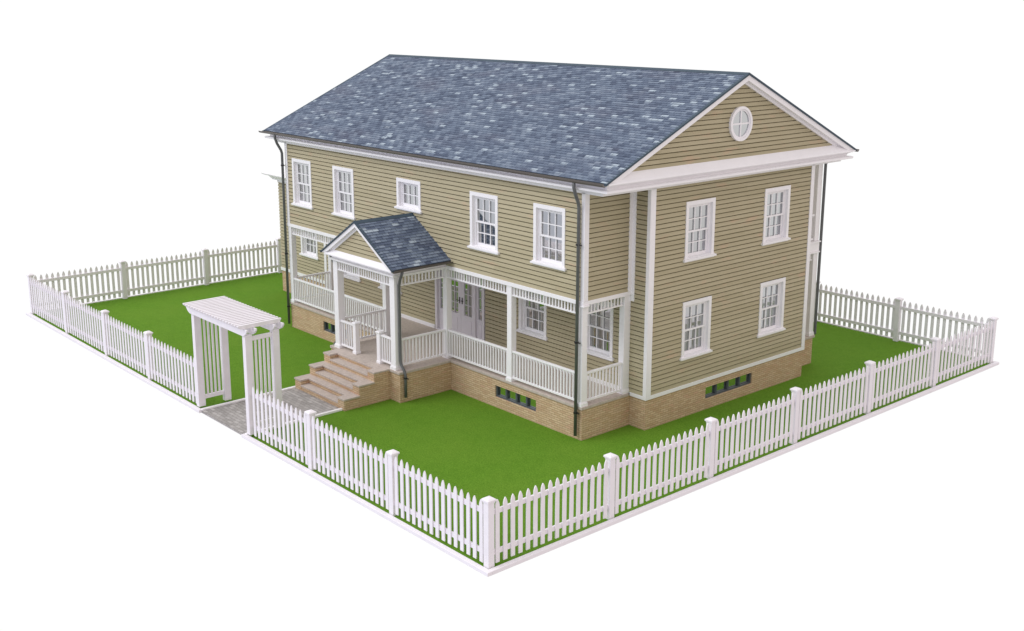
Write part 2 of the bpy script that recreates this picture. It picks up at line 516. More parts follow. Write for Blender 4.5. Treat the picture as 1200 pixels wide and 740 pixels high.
def brick_side(mb, a, c_, z0, z1, hole=None):
    d = Vector((c_[0]-a[0], c_[1]-a[1])); L = d.length; d /= L
    def q(s0, s1, za, zb):
        mb.poly([(a[0]+d.x*s0, a[1]+d.y*s0, za), (a[0]+d.x*s1, a[1]+d.y*s1, za), (a[0]+d.x*s1, a[1]+d.y*s1, zb), (a[0]+d.x*s0, a[1]+d.y*s0, zb)])
    if not hole: q(0, L, z0, z1); return
    h0, h1, ha, hb = hole
    q(0, h0, z0, z1); q(h1, L, z0, z1); q(h0, h1, z0, ha); q(h0, h1, hb, z1)
    nx, ny = d.y, -d.x; D = .10
    def P(s, z, o): return (a[0]+d.x*s-nx*o, a[1]+d.y*s-ny*o, z)
    mb.poly([P(h0, ha, 0), P(h1, ha, 0), P(h1, ha, D), P(h0, ha, D)]); mb.poly([P(h0, hb, D), P(h1, hb, D), P(h1, hb, 0), P(h0, hb, 0)])
    mb.poly([P(h0, ha, 0), P(h0, ha, D), P(h0, hb, D), P(h0, hb, 0)]); mb.poly([P(h1, ha, D), P(h1, ha, 0), P(h1, hb, 0), P(h1, hb, D)])
HZ0, HZ1 = .385, .70
for i in range(n):
    a, c_ = foot[i], foot[(i+1) % n]
    hole = None
    if a == (PXb, fy0): hole = (-6.74-PXb, -5.17-PXb, HZ0, HZ1)
    if a == (fx0, fy0): hole = (-15.04-fx0, -13.48-fx0, HZ0, HZ1)
    if a == (BR, Y1): hole = (9.86-Y1, 11.80-Y1, HZ0, HZ1)
    brick_side(m, a, c_, .10, ZB, hole)
m.poly([(q[0], q[1], ZB) for q in foot])
obj('foundation', m, 'brick', house)
def cellar(x, y, L, rot):
    f = MB(); t = .035
    f.box(0, L, -.0, .05, 0, .045); f.box(0, L, 0, .05, .30, .315); f.box(0, t, 0, .05, .045, .30); f.box(L-t, L, 0, .05, .045, .30)
    for k in (1, 2, 3): f.box(L*k/4-.025, L*k/4+.025, .0, .05, .045, .30)
    o = obj('basement_window', f, 'dark', None, origin=(0, 0, 0))
    g = MB(); g.box(.01, L-.01, .06, .066, .02, .31); obj('pane', g, 'cellar_glass', o, origin=(0, 0, 0))
    o.parent = house; o.rotation_euler = (0, 0, rot)
    o.location = Vector((x, y, HZ0))-WORLD[house.name]
cellar(-6.74, 5.9+.035, 1.57, 0); cellar(-15.04, 5.9+.035, 1.56, 0); cellar(BR-.035, 9.86, 1.94, R(90))

# ---- skirt boards, corner boards
def trim(name, boxes, mat='white', bev=.004):
    m = MB()
    for q in boxes: m.box(*q)
    return obj(name, m, mat, house, bevel=bev)
trim('skirt_board', [(BR-.02, BR+.035, Y1-.035, Y2+.035, ZB+.004, .98), (XR+.05, BR-.02, Y1-.035, Y1, ZB+.004, .98)])
trim('skirt_board', [(BL-.035, BL+.02, Y1-.035, Y2+.035, ZB+.004, .98)])
trim('skirt_board', [(XL-.02, -11.36, YW-.035, YW+.01, ZS+.002, ZS+.12)])
trim('skirt_board', [(-9.02, XR, YW-.035, YW+.01, ZS+.002, ZS+.12)])
def corner(x, y, z0, z1, sx, sy, w=.10, w2=.13):     # L shaped board on an outer corner, sx/sy = outward signs
    trim('corner_board', [(x+sx*.035, x-sx*w, y+sy*.035, y-sy*.0, z0, z1), (x+sx*.035, x-sx*.0, y+sy*.0, y-sy*w2, z0, z1)])
corner(XR, YF, ZP1+.002, ZT, 1, -1, .08, .11); corner(XL, YF, ZP1+.002, ZT, -1, -1)
corner(BR, Y1, .982, ZT, 1, -1, .07, .15); corner(BR, Y2, .982, ZT, 1, 1, .07, .11)
corner(BL, Y1, .982, ZT, -1, -1); corner(BL, Y2, .982, ZT, -1, 1)
trim('corner_board', [(XR+.001, XR+.034, Y1-.15, Y1-.034, ZP1+.002, ZT), (XR+.001, XR+.115, Y1-.034, Y1-.001, 3.30, ZT)])
trim('corner_board', [(XL-.034, XL-.001, Y1-.26, Y1-.034, ZP1+.002, ZT)])

# ---- cornice round the eaves
m = MB(); m.sweep([(-.02, 6.10), (.035, 6.10), (.035, 6.215), (-.02, 6.215)], [(BL, YF), (BR, YF), (BR, YB), (BL, YB)], closed=True)
prof = [(-.19, 6.205), (.22, 6.205), (.235, 6.215), (.235, 6.262), (.20, 6.270), (.12, 6.274), (.10, 6.285), (.105, 6.31), (.13, 6.34), (.19, 6.372), (.225, 6.38), (.235, 6.40), (-.19, 6.40)]
m.sweep(prof, [(BL-.13, YF+.0), (BR+.13, YF+.0), (BR+.13, YB-.12), (BL-.13, YB-.12)], closed=True); obj('cornice', m, 'white', house)
m = MB(); m.box(BL+.02, BR-.02, YF+.02, YB-.02, 6.17, 6.19); obj('soffit', m, 'white', house)

# ---- gable ends
EZ, EY0, EY1, RY, RZ = 6.447, 5.685, 15.555, 10.62, 8.690
SL = (RZ-EZ)/(RY-EY0)
def rz(y): return EZ+SL*((y-EY0) if y < RY else (EY1-y))
RX0, RX1 = -17.85, -2.66
def gable_end(xw, sgn, xe):
    GZ0 = 6.60
    def clip(z):
        lo = EY0+(z+.20-EZ)/SL; hi = EY1-(z+.20-EZ)/SL
        return (lo-EY0, hi-EY0) if sgn > 0 else (EY1-hi, EY1-lo)
    m = MB()
    if sgn > 0: siding(m, (xw, EY0), (0, 1), EY1-EY0, GZ0, RZ-.2, clip=clip)
    else: siding(m, (xw, EY1), (0, -1), EY1-EY0, GZ0, RZ-.2, clip=clip)
    g = obj('gable', m, 'siding', house)
    # sloping pediment ledge
    s = MB()
    y0 = EY0+.05
    a = [(xe+sgn*.02, y0, 6.402), (xw-sgn*.06, y0, 6.402), (xw-sgn*.06, y0+.36, 6.612), (xw+sgn*.03, y0+.36, 6.612), (xe+sgn*.01, y0+.0, 6.425)]
    c_ = [(p[0], EY0+EY1-p[1], p[2]) for p in a]
    k = len(a); nn_ = len(s.v); s.v += a+c_
    s.f += [tuple(range(nn_, nn_+k)), tuple(range(nn_+k, nn_+2*k))[::-1]]
    for i in range(k):
        j = (i+1) % k; s.f.append((nn_+i, nn_+k+i, nn_+k+j, nn_+j))
    obj('pediment_ledge', s, 'white', house)
    # rake boards
    for side in (0, 1):
        r = MB()
        def Y_(y): return y if side == 0 else EY0+EY1-y
        ys, ye = EY0+.02, RY
        t0, t1 = .035, .175
        pts = [(Y_(ys), rz(ys)-t0), (Y_(ye), RZ-t0), (Y_(ye), RZ-t1), (Y_(ys+.32), rz(ys+.32)-t1), (Y_(ys), rz(ys)-.06)]
        xa = xe-sgn*.02
        r.prism([(xa, y, z) for y, z in pts], (-sgn*.045, 0, 0))
        # moulding under the board and the soffit back to the wall
        pts = [(Y_(ys+.3), rz(ys+.3)-.14), (Y_(ye), RZ-.14), (Y_(ye), RZ-.165), (Y_(ys+.3), rz(ys+.3)-.165)]
        r.prism([(xa-sgn*.047, y, z) for y, z in pts], (-sgn*(abs(xa-xw)-.047+.02), 0, 0))
        pts = [(Y_(ys+.45), rz(ys+.45)-.166), (Y_(ye), RZ-.166), (Y_(ye), RZ-.245), (Y_(ys+.55), rz(ys+.55)-.245)]
        r.prism([(xw+sgn*.06, y, z) for y, z in pts], (-sgn*.07, 0, 0))
        obj('rake_board', r, 'white', house)
    return g
gR = gable_end(-2.86, 1, RX1); gL = gable_end(-17.64, -1, RX0)

# ---- round window in the gable
def round_window(yc, zc, xw, sgn):
    def ringm(r0, r1, x0, x1, seg=40):
        m = MB(); n0 = len(m.v)
        for k in range(seg):
            t = 2*math.pi*k/seg; c_, s_ = math.cos(t), math.sin(t)
            for (r, x) in ((r0, x0), (r1, x0), (r1, x1), (r0, x1)): m.v.append((x, yc+r*c_, zc+r*s_))
        for k in range(seg):
            a = n0+4*k; b_ = n0+4*((k+1) % seg)
            for j in range(4):
                q = (j+1) % 4
                m.f.append((a+j, a+q, b_+q, b_+j) if sgn > 0 else (a+j, b_+j, b_+q, a+q))
        return m
    w = obj('round_window', ringm(.365, .43, xw, xw+sgn*.075), 'white', house)
    i = ringm(.325, .37, xw, xw+sgn*.05)
    i.box(xw+.015*sgn, xw+.045*sgn, yc-.02, yc+.02, zc-.33, zc+.33); i.box(xw+.012*sgn, xw+.042*sgn, yc-.33, yc+.33, zc-.02, zc+.02)
    obj('sash', i, 'white', w)
    p = MB(); p.poly([(xw+.024*sgn, yc+.335*math.cos(2*math.pi*k/32), zc+.335*math.sin(2*math.pi*k/32)) for k in range(32)])
    obj('pane', p, 'glass', w)
round_window(10.56, 7.455, -2.853, 1)

# ---- main roof
def roof_slabs(name, pts_top, th, mat='shingle'):
    m = MB()
    n = len(m.v); m.v += [tuple(p) for p in pts_top]+[(p[0], p[1], p[2]-th) for p in pts_top]
    k = len(pts_top)
    m.f.append(tuple(range(k))); m.f.append(tuple(range(k, 2*k))[::-1])
    for i in range(k):
        j = (i+1) % k; m.f.append((i, k+i, k+j, j))
    return m
def shingle_plane(mb, e0, e1, r0, r1, course=.105, lift=.010):
    """lapped courses from the eave e0-e1 up to the ridge r0-r1"""
    e0, e1, r0, r1 = map(Vector, (e0, e1, r0, r1)); L = (r0-e0).length; k = int(L/course)
    up = (e1-e0).cross(r0-e0).normalized()
    if up.z < 0: up = -up
    for i in range(k+1):
        a, c_ = min(1, i*course/L), min(1, (i+1)*course/L)
        if c_-a < 1e-4: continue
        p = [e0.lerp(r0, a)+up*lift, e1.lerp(r1, a)+up*lift, e1.lerp(r1, c_), e0.lerp(r0, c_)]
        mb.poly(p)
        q0, q1 = e0.lerp(r0, a), e1.lerp(r1, a)
        mb.poly([q0, q1, p[1], p[0]])
m = MB()
shingle_plane(m, (RX0, EY0, EZ), (RX1, EY0, EZ), (RX0, RY, RZ), (RX1, RY, RZ))
shingle_plane(m, (RX1, EY1, EZ), (RX0, EY1, EZ), (RX1, RY, RZ), (RX0, RY, RZ))
# (roof underside and edges)
roof = obj('roof', m, 'shingle', house)
e = MB()
for s_ in (0, 1):
    Y_ = (lambda y: y) if s_ == 0 else (lambda y: EY0+EY1-y)
    for x0, x1 in ((RX1-.07, RX1+.012), (RX0-.012, RX0+.07)):
        e.prism([(x0, Y_(EY0-.02), EZ-.004), (x0, Y_(RY), RZ+.014), (x0, Y_(RY), RZ-.034), (x0, Y_(EY0-.02), EZ-.05)], (x1-x0, 0, 0))
    e.prism([(RX0+.07, Y_(EY0), EZ-.012), (RX0+.07, Y_(RY), RZ-.012), (RX0+.07, Y_(RY), RZ-.034), (RX0+.07, Y_(EY0), EZ-.034)], (RX1-RX0-.14, 0, 0))
obj('drip_edge', e, 'edge', roof)
c2 = MB(); c2.prism([(RX0, RY-.11, RZ-.036), (RX0, RY, RZ+.022), (RX0, RY+.11, RZ-.036), (RX0, RY, RZ+.004)], (RX1-RX0, 0, 0))
obj('ridge_cap', c2, 'edge', roof)

# ---- gutters and downpipes
def gutter(p0, p1, out, z, r=.068):
    m = MB(); p0 = Vector(p0); p1 = Vector(p1); o = Vector(out)
    prof_ = []
    for k in range(9):
        t = math.pi*k/8; prof_.append((-r*math.cos(t), -r*math.sin(t)))
    for k in range(8, -1, -1):
        t = math.pi*k/8; prof_.append((-(r-.008)*math.cos(t), -(r-.008)*math.sin(t)))
    pts = [(p0.x+o.x*a, p0.y+o.y*a, z+b_) for a, b_ in prof_]
    m.prism(pts, (p1.x-p0.x, p1.y-p0.y, 0))
    return obj('gutter', m, 'gutter', house)
gutter((RX0-.10, EY0-.066), (RX1-.01, EY0-.066), (0, -1), EZ-.012)
gutter((RX0-.10, EY1+.066), (RX1+.015, EY1+.06), (0, 1), EZ-.008)
def pipe(path, r=.042, clips=()):
    o = obj('downpipe', MB().tube(path, r, 12), 'pipe', house, smooth=True)
    c_ = MB()
    for z, dy in clips:
        x, y = path[-1][0], path[-1][1]
        c_.tube([(x, y, z-.02), (x, y, z+.02)], r+.012, 12); c_.box(x-.015, x+.12, y-.01, y+.02, z-.012, z+.012)
    if clips: obj('pipe_clip', c_, 'black', o)
yp_ = 5.82
pipe([(-3.62, 5.60, 6.38), (-3.62, 5.61, 6.26), (-3.63, 5.67, 6.10), (-3.65, 5.79, 5.88), (-3.66, yp_, 5.78), (-3.68, yp_, .22)], clips=((4.9, 0), (2.55, 0), (.80, 0)))
pipe([(-17.02, 5.60, 6.38), (-17.02, 5.61, 6.26), (-17.02, 5.67, 6.10), (-17.0, 5.79, 5.88), (-17.0, yp_, 5.78), (-17.0, yp_, .22)], clips=((5.4, 0), (2.55, 0), (.80, 0)))
pipe([(-3.50, 15.60, 6.40), (-3.50, 15.58, 6.2), (-3.55, 15.47, 5.95), (-3.55, 15.44, 1.0), (-3.55, 15.44, .97)])

# ---- porch floor, beams, posts, railings, spindles
m = MB(); m.box(fx0-.02, fx1+.03, fy0-.03, YW, ZB+.002, ZS); obj('porch_floor', m, 'stone', house, bevel=.006)
m = MB(); m.box(PXa-.02, PXb+.02, PYf-.03, fy0-.031, ZB+.002, ZS); obj('porch_floor', m, 'stone', house, bevel=.006)
m = MB(); m.box(fx0-.02, fx1+.03, Y2+.0, 15.42, ZB+.002, ZS); obj('porch_floor', m, 'stone', house, bevel=.006)
trim('porch_beam', [(XL-.04, XR+.04, 5.88, 6.03, ZP0, ZP1)])
trim('porch_beam', [(XR-.11, XR+.04, 6.032, Y1-.002, ZP0, ZP1), (XR-.10, XR+.075, 5.86, 6.06, ZP0-.035, ZP0-.001)])
trim('porch_beam', [(XL-.04, XL+.11, 6.032, 8.18, ZP0, ZP1)])
m = MB(); m.box(XL+.112, XR-.112, 6.035, YW, ZP0+.03, ZP0+.06); obj('porch_ceiling', m, 'white', house)

def post(x, y, z0, z1, w=.17, d=None, base=True):
    d = d or w; m = MB(); m.box(x-w/2, x+w/2, y-d/2, y+d/2, z0, z1)
    o = obj('porch_post', m, 'white', house, bevel=.006)
    if base:
        k = MB(); k.box(x-w/2-.025, x+w/2+.025, y-d/2-.025, y+d/2+.025, z0+.001, z0+.075); k.box(x-w/2-.012, x+w/2+.012, y-d/2-.012, y+d/2+.012, z0+.075, z0+.10)
        obj('post_base', k, 'white', o)
    return o
py = 5.985
PST = [(-16.86, py), (-11.68, py), (-8.83, py), (-6.19, py), (-3.655, py)]
for x, y in PST: post(x, y, ZS, ZP0-.002)
post(XR-.085, YW-.06, ZS, ZP0-.002, .17, .22); post(XL+.085, YW-.09, ZS, ZP0-.002)
def railing(p0, p1, z0=1.03, z1=1.765, step=.105, parent=house, topw=.07):
    p0 = Vector(p0); p1 = Vector(p1); d = p1-p0; L = d.length; d /= L; along = abs(d.x) > abs(d.y)
    n = int(L/step); m = MB(); h = .0165
    def bx(mb, s0, s1, w, za, zb):
        a, c_ = p0+d*s0, p0+d*s1
        if along: mb.box(a.x, c_.x, a.y-w/2, a.y+w/2, za, zb)
        else: mb.box(a.x-w/2, a.x+w/2, a.y, c_.y, za, zb)
    st = L/n
    for k in range(n):
        s_ = (k+.5)*st; bx(m, s_-h, s_+h, 2*h, z0+.05, z1-.045)
    o = obj('railing', m, 'white', parent)
    t = MB(); bx(t, 0, L, topw, z1-.045, z1); bx(t, 0, L, topw-.03, z1-.06, z1-.0455); obj('handrail', t, 'white', o, bevel=.004)
    t = MB(); bx(t, 0, L, .055, z0, z0+.05); obj('bottom_rail', t, 'white', o, bevel=.003)
    return o
def frieze(p0, p1, z1, drop=.25, step=.105):
    p0 = Vector(p0); p1 = Vector(p1); d = p1-p0; L = d.length; d /= L; along = abs(d.x) > abs(d.y)
    n = int(L/step); m = MB(); h = .018; st = L/n
    def bx(mb, s0, s1, w, za, zb):
        a, c_ = p0+d*s0, p0+d*s1
        if along: mb.box(a.x, c_.x, a.y-w/2, a.y+w/2, za, zb)
        else: mb.box(a.x-w/2, a.x+w/2, a.y, c_.y, za, zb)
    for k in range(n):
        s_ = (k+.5)*st; bx(m, s_-h+.002, s_+h-.002, 2*h-.004, z1-drop+.036, z1-.001)
    o = obj('spindle_frieze', m, 'white', house)
    t = MB(); bx(t, 0, L, .055, z1-drop, z1-drop+.036); obj('bottom_rail', t, 'white', o)
    return o
g_ = .087
ry = 5.955
for a, c_ in ((0, 1), (2, 3), (3, 4)):
    railing((PST[a][0]+g_, ry), (PST[c_][0]-g_, ry)); frieze((PST[a][0]+g_, ry), (PST[c_][0]-g_, ry), ZP0)
railing((XR-.065, py+g_), (XR-.065, YW-.177)); frieze((XR-.065, py+g_), (XR-.065, YW-.177), ZP0)
railing((XL+.065, py+g_), (XL+.065, YW-.177)); frieze((XL+.065, py+g_), (XL+.065, YW-.177), ZP0)

# ---- rear porch and balcony beside the back wall
for x in (XR-.085, -7.0, -10.25, -13.5, XL+.10):
    post(x, 15.275, ZS, 3.42, .17, .21); post(x, 15.275, 3.766, 6.10, .17, .21, base=False)
m = MB(); m.box(XL-.03, XR+.04, Y2-.02, 15.37, 3.47, 3.73); m.box(XL-.07, XR+.08, Y2+.03, 15.39, 3.731, 3.765); m.box(XL-.06, XR+.07, Y2+.03, 15.38, 3.43, 3.469)
obj('balcony_floor', m, 'white', house, bevel=.005)
railing((XR-.05, Y2+.13), (XR-.05, 15.13), z0=3.80, z1=4.55, step=.2)
railing((XR-.2, 15.25), (XL+.2, 15.25), z0=3.80, z1=4.55, step=.14)
frieze((XR-.05, Y2+.05), (XR-.05, 15.13), 3.43, .22)
frieze((XR-.2, 15.25), (XL+.2, 15.25), 3.43, .22, .14)

# ---- front doors
def door_set():
    x0, x1 = -11.32, -9.06; y = YW; zt = 3.10
    f = MB()
    f.box(x0, x0+.09, y-.04, y+.12, ZS+.002, zt); f.box(x1-.09, x1, y-.04, y+.12, ZS+.002, zt); f.box(x0+.09, x1-.09, y-.04, y+.12, zt-.10, zt)
    xa, xb = -10.80, -9.54
    f.box(xa-.07, xa, y-.03, y+.10, ZS+.002, zt-.10); f.box(xb, xb+.07, y-.03, y+.10, ZS+.002, zt-.10)
    f.box(x0+.09, x1-.09, y-.05, y+.1, ZS-.001, ZS+.03)
    fr = obj('door_frame', f, 'door', house, bevel=.004)
    def leaf(a, c_, name, hinge):
        m = MB(); yy = y+.03; z0 = ZS+.032; z1 = zt-.102; w = .13 if name == 'door' else .075
        gz0 = 1.61
        m.box(a, a+w, yy, yy+.045, z0, z1); m.box(c_-w, c_, yy, yy+.045, z0, z1); m.box(a+w, c_-w, yy, yy+.045, z1-.12, z1)
        m.box(a+w, c_-w, yy, yy+.045, z0, gz0)
        m.box(a+w+.03, c_-w-.03, yy-.012, yy, z0+.12, gz0-.12)
        gw = c_-a-2*w
        cols = 2 if name == 'door' else 1
        for k in range(1, cols): m.box(a+w+gw*k/cols-.009, a+w+gw*k/cols+.009, yy+.004, yy+.03, gz0, z1-.12)
        for k in range(1, 4):
            zz = gz0+(z1-.12-gz0)*k/4
            for q in range(cols): m.box(a+w+gw*q/cols+.009*(q > 0), a+w+gw*(q+1)/cols-.009*(q < cols-1), yy+.005, yy+.029, zz-.009, zz+.009)
        o = obj(name, m, 'door', house, bevel=.003)
        g = MB(); g.box(a+w, c_-w, yy+.031, yy+.037, gz0, z1-.12); obj('pane', g, 'glass', o)
        if name == 'door':
            hx = c_-.055 if hinge == 'l' else a+.055
            h = MB(); h.box(hx-.02, hx+.02, yy-.008, yy, 1.93, 2.12); h.tube([(hx, yy-.008, 2.03), (hx, yy-.05, 2.03)], .011, 8)
            dx = -.09 if hinge == 'l' else .09
            h.tube([(hx, yy-.05, 2.03), (hx+dx, yy-.05, 2.03)], .011, 8); obj('handle', h, 'black', o)
    leaf(xa+.003, -10.173, 'door', 'l'); leaf(-10.167, xb-.003, 'door', 'r')
    leaf(x0+.092, xa-.072, 'sidelight', ''); leaf(xb+.072, x1-.092, 'sidelight', '')
door_set()
# wall lantern beside the right hand window bay is not shown; nothing added

# ---- portico
pw = .21
for sx_ in (-1, 1):
    post(PC+sx_*1.345, PYf+.125, ZS, 3.434, pw, .21)
def pbeam():
    m = MB(); zt_, zb_ = 3.474, 3.435
    m.box(PC-1.45, PC+1.45, PYf+.02, PYf+.23, zb_, zt_)
    m.box(PC-1.45, PC-1.24, PYf+.232, 5.878, zb_, zt_); m.box(PC+1.24, PC+1.45, PYf+.232, 5.878, zb_, zt_)
    return obj('portico_beam', m, 'white', house, bevel=.004)
pbeam()
m = MB(); m.box(PC-1.239, PC+1.239, PYf+.232, 5.878, 3.43, 3.46); obj('portico_ceiling', m, 'white', house)
frieze((PC-1.24, PYf+.07), (PC+1.24, PYf+.07), 3.434, .24)
frieze((PC+1.40, PYf+.24), (PC+1.40, 5.895), 3.434, .24); frieze((PC-1.40, PYf+.24), (PC-1.40, 5.895), 3.434, .24)
railing((PC+1.40, PYf+.23), (PC+1.40, 5.895)); railing((PC-1.40, PYf+.23), (PC-1.40, 5.895))
PRW, PEZ, PRZ, PRY0 = 1.68, 3.71, 4.75, 4.00
prof = [(-.02, 3.475), (.075, 3.475), (.085, 3.48), (.085, 3.52), (.06, 3.526), (.02, 3.53), (.015, 3.55), (.05, 3.585), (.12, 3.605), (.16, 3.61), (.16, 3.64), (-.02, 3.64)]
m = MB(); m.sweep(prof, [(PC-1.45, 5.90), (PC-1.45, PYf+.02), (PC+1.45, PYf+.02), (PC+1.45, 5.90)]); obj('portico_cornice', m, 'white', house)
m = MB(); a = 4.15
pl = [(PC-1.62, PRY0+.03, 3.635), (PC-1.45, a+.06, 3.635), (PC-1.33, a+.06, 3.80), (PC-1.33, a-.01, 3.80), (PC-1.60, PRY0+.03, 3.655)]
# ledge of the small pediment
n0 = len(m.v); q1 = [(PC-1.62, PRY0+.03, 3.63), (PC-1.38, a+.06, 3.63), (PC-1.38, a+.06, 3.79), (PC-1.38, a-.02, 3.79), (PC-1.58, PRY0+.03, 3.66)]
q2 = [(2*PC-p[0], p[1], p[2]) for p in q1]; m.v += q1+q2; k = 5
m.f += [tuple(range(k)), tuple(range(k, 2*k))[::-1]]
for i in range(k):
    j = (i+1) % k; m.f.append((i, j, k+j, k+i))
obj('pediment_ledge', m, 'white', house)
PSL = (PRZ-PEZ)/PRW
def pclip(z):
    w = PRW-(z+.19-PEZ)/PSL
    return (PRW-w, PRW+w)
m = MB(); siding(m, (PC-PRW, a), (1, 0), 2*PRW, 3.79, PRZ-.19, clip=pclip); obj('gable', m, 'siding', house)
for sg in (-1, 1):
    r = MB()
    def X_(o): return PC+sg*o
    pts = [(X_(PRW-.02), PEZ-.03), (X_(0), PRZ-.03), (X_(0), PRZ-.15), (X_(PRW-.27), PEZ+PSL*.27-.15), (X_(PRW-.02), PEZ-.055)]
    r.prism([(x, PRY0+.02, z) for x, z in pts], (0, .04, 0))
    pts = [(X_(PRW-.3), PEZ+PSL*.3-.12), (X_(0), PRZ-.12), (X_(0), PRZ-.14), (X_(PRW-.3), PEZ+PSL*.3-.14)]
    r.prism([(x, PRY0+.062, z) for x, z in pts], (0, a-PRY0-.05, 0))
    pts = [(X_(PRW-.38), PEZ+PSL*.38-.141), (X_(0), PRZ-.141), (X_(0), PRZ-.23), (X_(PRW-.42), PEZ+PSL*.42-.23)]
    r.prism([(x, a-.05, z) for x, z in pts], (0, .06, 0))
    obj('rake_board', r, 'white', house)
m = MB()
shingle_plane(m, (PC+PRW, PRY0, PEZ), (PC+PRW, YF-.01, PEZ), (PC, PRY0, PRZ), (PC, YF-.01, PRZ))
shingle_plane(m, (PC-PRW, YF-.01, PEZ), (PC-PRW, PRY0, PEZ), (PC, YF-.01, PRZ), (PC, PRY0, PRZ))
pr = obj('portico_roof', m, 'shingle', house)
e = MB()
for sg in (-1, 1):
    def X_(o): return PC+sg*o
    e.prism([(X_(PRW+.015), PRY0-.012, PEZ-.008), (X_(0), PRY0-.012, PRZ+.012), (X_(0), PRY0-.012, PRZ-.03), (X_(PRW+.015), PRY0-.012, PEZ-.045)], (0, .08, 0))
    e.prism([(X_(PRW), PRY0+.069, PEZ-.012), (X_(0), PRY0+.069, PRZ-.012), (X_(0), PRY0+.069, PRZ-.03), (X_(PRW), PRY0+.069, PEZ-.03)], (0, YF-PRY0-.08, 0))
obj('drip_edge', e, 'edge', pr)
m = MB(); m.prism([(PC-.10, PRY0, PRZ-.048), (PC, PRY0, PRZ+.022), (PC+.10, PRY0, PRZ-.048), (PC, PRY0, PRZ+.004)], (0, YF-PRY0-.01, 0)); obj('ridge_cap', m, 'edge', pr)
gutter((PC+PRW+.052, PRY0+.01), (PC+PRW+.052, YF+.0), (1, 0), PEZ-.014, .055)
gutter((PC-PRW-.052, PRY0+.01), (PC-PRW-.052, YF+.0), (-1, 0), PEZ-.014, .055)
px_ = PC+1.66
pipe([(PC+1.72, 4.30, 3.66), (PC+1.70, 4.29, 3.56), (PC+1.60, 4.31, 3.42), (PC+1.50, 4.34, 3.24), (PC+1.495, 4.34, 1.20), (PC+1.53, 4.34, 1.10), (PC+1.70, 4.33, .93), (PC+1.71, 4.34, .84), (PC+1.71, 4.34, .25)], .038, clips=((.78, 0),))
pipe([(PC-1.72, 4.30, 3.66), (PC-1.70, 4.29, 3.56), (PC-1.60, 4.31, 3.42), (PC-1.50, 4.34, 3.24), (PC-1.495, 4.34, 1.20), (PC-1.53, 4.34, 1.10), (PC-1.70, 4.33, .93), (PC-1.71, 4.34, .84), (PC-1.71, 4.34, .25)], .038)
# newels and short railings at the head of the steps
for sg, nx in ((-1, -10.745), (1, -9.60)):
    m = MB(); m.box(nx-.07, nx+.07, PYf+.03, PYf+.17, ZS, 1.80)
    o = obj('newel_post', m, 'white', house, bevel=.004)
    k = MB(); k.box(nx-.095, nx+.095, PYf+.005, PYf+.195, 1.801, 1.835); k.box(nx-.075, nx+.075, PYf+.025, PYf+.175, 1.835, 1.85); k.box(nx-.085, nx+.085, PYf+.015, PYf+.185, ZS+.001, ZS+.07)
    obj('newel_cap', k, 'white', o, bevel=.006)
    if sg < 0: railing((PC-1.24, PYf+.10), (nx-.07, PYf+.10))
    else: railing((nx+.07, PYf+.10), (PC+1.24, PYf+.10))

# ---- front steps: brick risers with stone treads, stepped cheeks
SX0, SX1, CW = -11.46, -9.03, .30
lev = [(.28, 2.76, 3.00, 0), (.42, 3.00, 3.23, 1), (.555, 3.23, 3.47, 0), (.69, 3.47, 3.70, 1), (.82, 3.70, 3.94, 0), (.95, 3.94, 4.168, 1)]
m = MB()
for z, y0, y1, full in lev:
    m.box(SX0+CW, SX1-CW, y0, y1-.0005, .10, z-.045)
for z, y0 in ((.42, 2.75), (.69, 3.22), (.95, 3.69)):
    y1 = {.42: 3.22, .69: 3.69, .95: 4.20}[z]
    m.box(SX0, SX0+CW-.0005, y0, y1-.0005, .10, z-.045); m.box(SX1-CW+.0005, SX1, y0, y1-.0005, .10, z-.045)
st = obj('front_steps', m, 'brick', house)
for z, y0, y1, full in lev:
    t = MB()
    if not full: t.box(SX0+CW+.001, SX1-CW-.001, y0-.02, y1, z-.044, z)
    else:
        ys = {.42: 2.73, .69: 3.20, .95: 3.67}[z]
        pts = [(SX0-.02, ys), (SX0+CW+.02, ys), (SX0+CW+.02, y0-.02), (SX1-CW-.02, y0-.02), (SX1-CW-.02, ys), (SX1+.02, ys), (SX1+.02, y1+.0), (SX0-.02, y1+.0)]
        if z < .9:  pts[6] = (SX1+.02, y1-.002); pts[7] = (SX0-.02, y1-.002)
        t.prism([(x, y, z-.044) for x, y in pts], (0, 0, .044))
    obj('tread', t, 'stone', st, bevel=.004)

# ---- side wing on the left
m = MB(); wx0, wx1, wy0, wy1 = -21.5, -16.95, 8.2, 13.2
q = whole(-19.50, 1.69, WT)
siding(m, (wx0, wy0), (1, 0), wx1-wx0, 1.0, 4.16, [(q[0]-wx0, q[1]-wx0, q[2], q[3])])
siding(m, (wx0, wy1), (0, -1), wy1-wy0, 1.0, 4.16, zref=1.0)
siding(m, (BL, wy1), (-1, 0), BL-wx0, 1.0, 4.16, zref=1.0)
obj('wing_wall', m, 'siding', house)
trim('skirt_board', [(wx0-.035, -16.98, wy0-.035, wy0+.01, ZB+.004, 1.0), (wx0-.035, wx0+.01, wy0+.012, wy1, ZB+.004, 1.0)])
prof = [(-.02, 4.14), (.03, 4.14), (.03, 4.22), (.06, 4.235), (.16, 4.235), (.16, 4.27), (.18, 4.28), (.25, 4.36), (.42, 4.42), (.44, 4.46), (-.02, 4.46)]
m = MB(); m.sweep(prof, [(-16.97, wy0), (wx0, wy0), (wx0, wy1), (BL, wy1)][::-1]) if False else m.sweep(prof, [(BL, wy1), (wx0, wy1), (wx0, wy0), (-16.97, wy0)])
obj('wing_cornice', m, 'white', house)
m = MB(); m.box(wx0+.01, BL-.001, wy0+.01, wy1-.01, 4.40, 4.455); obj('wing_roof', m, 'white', house)

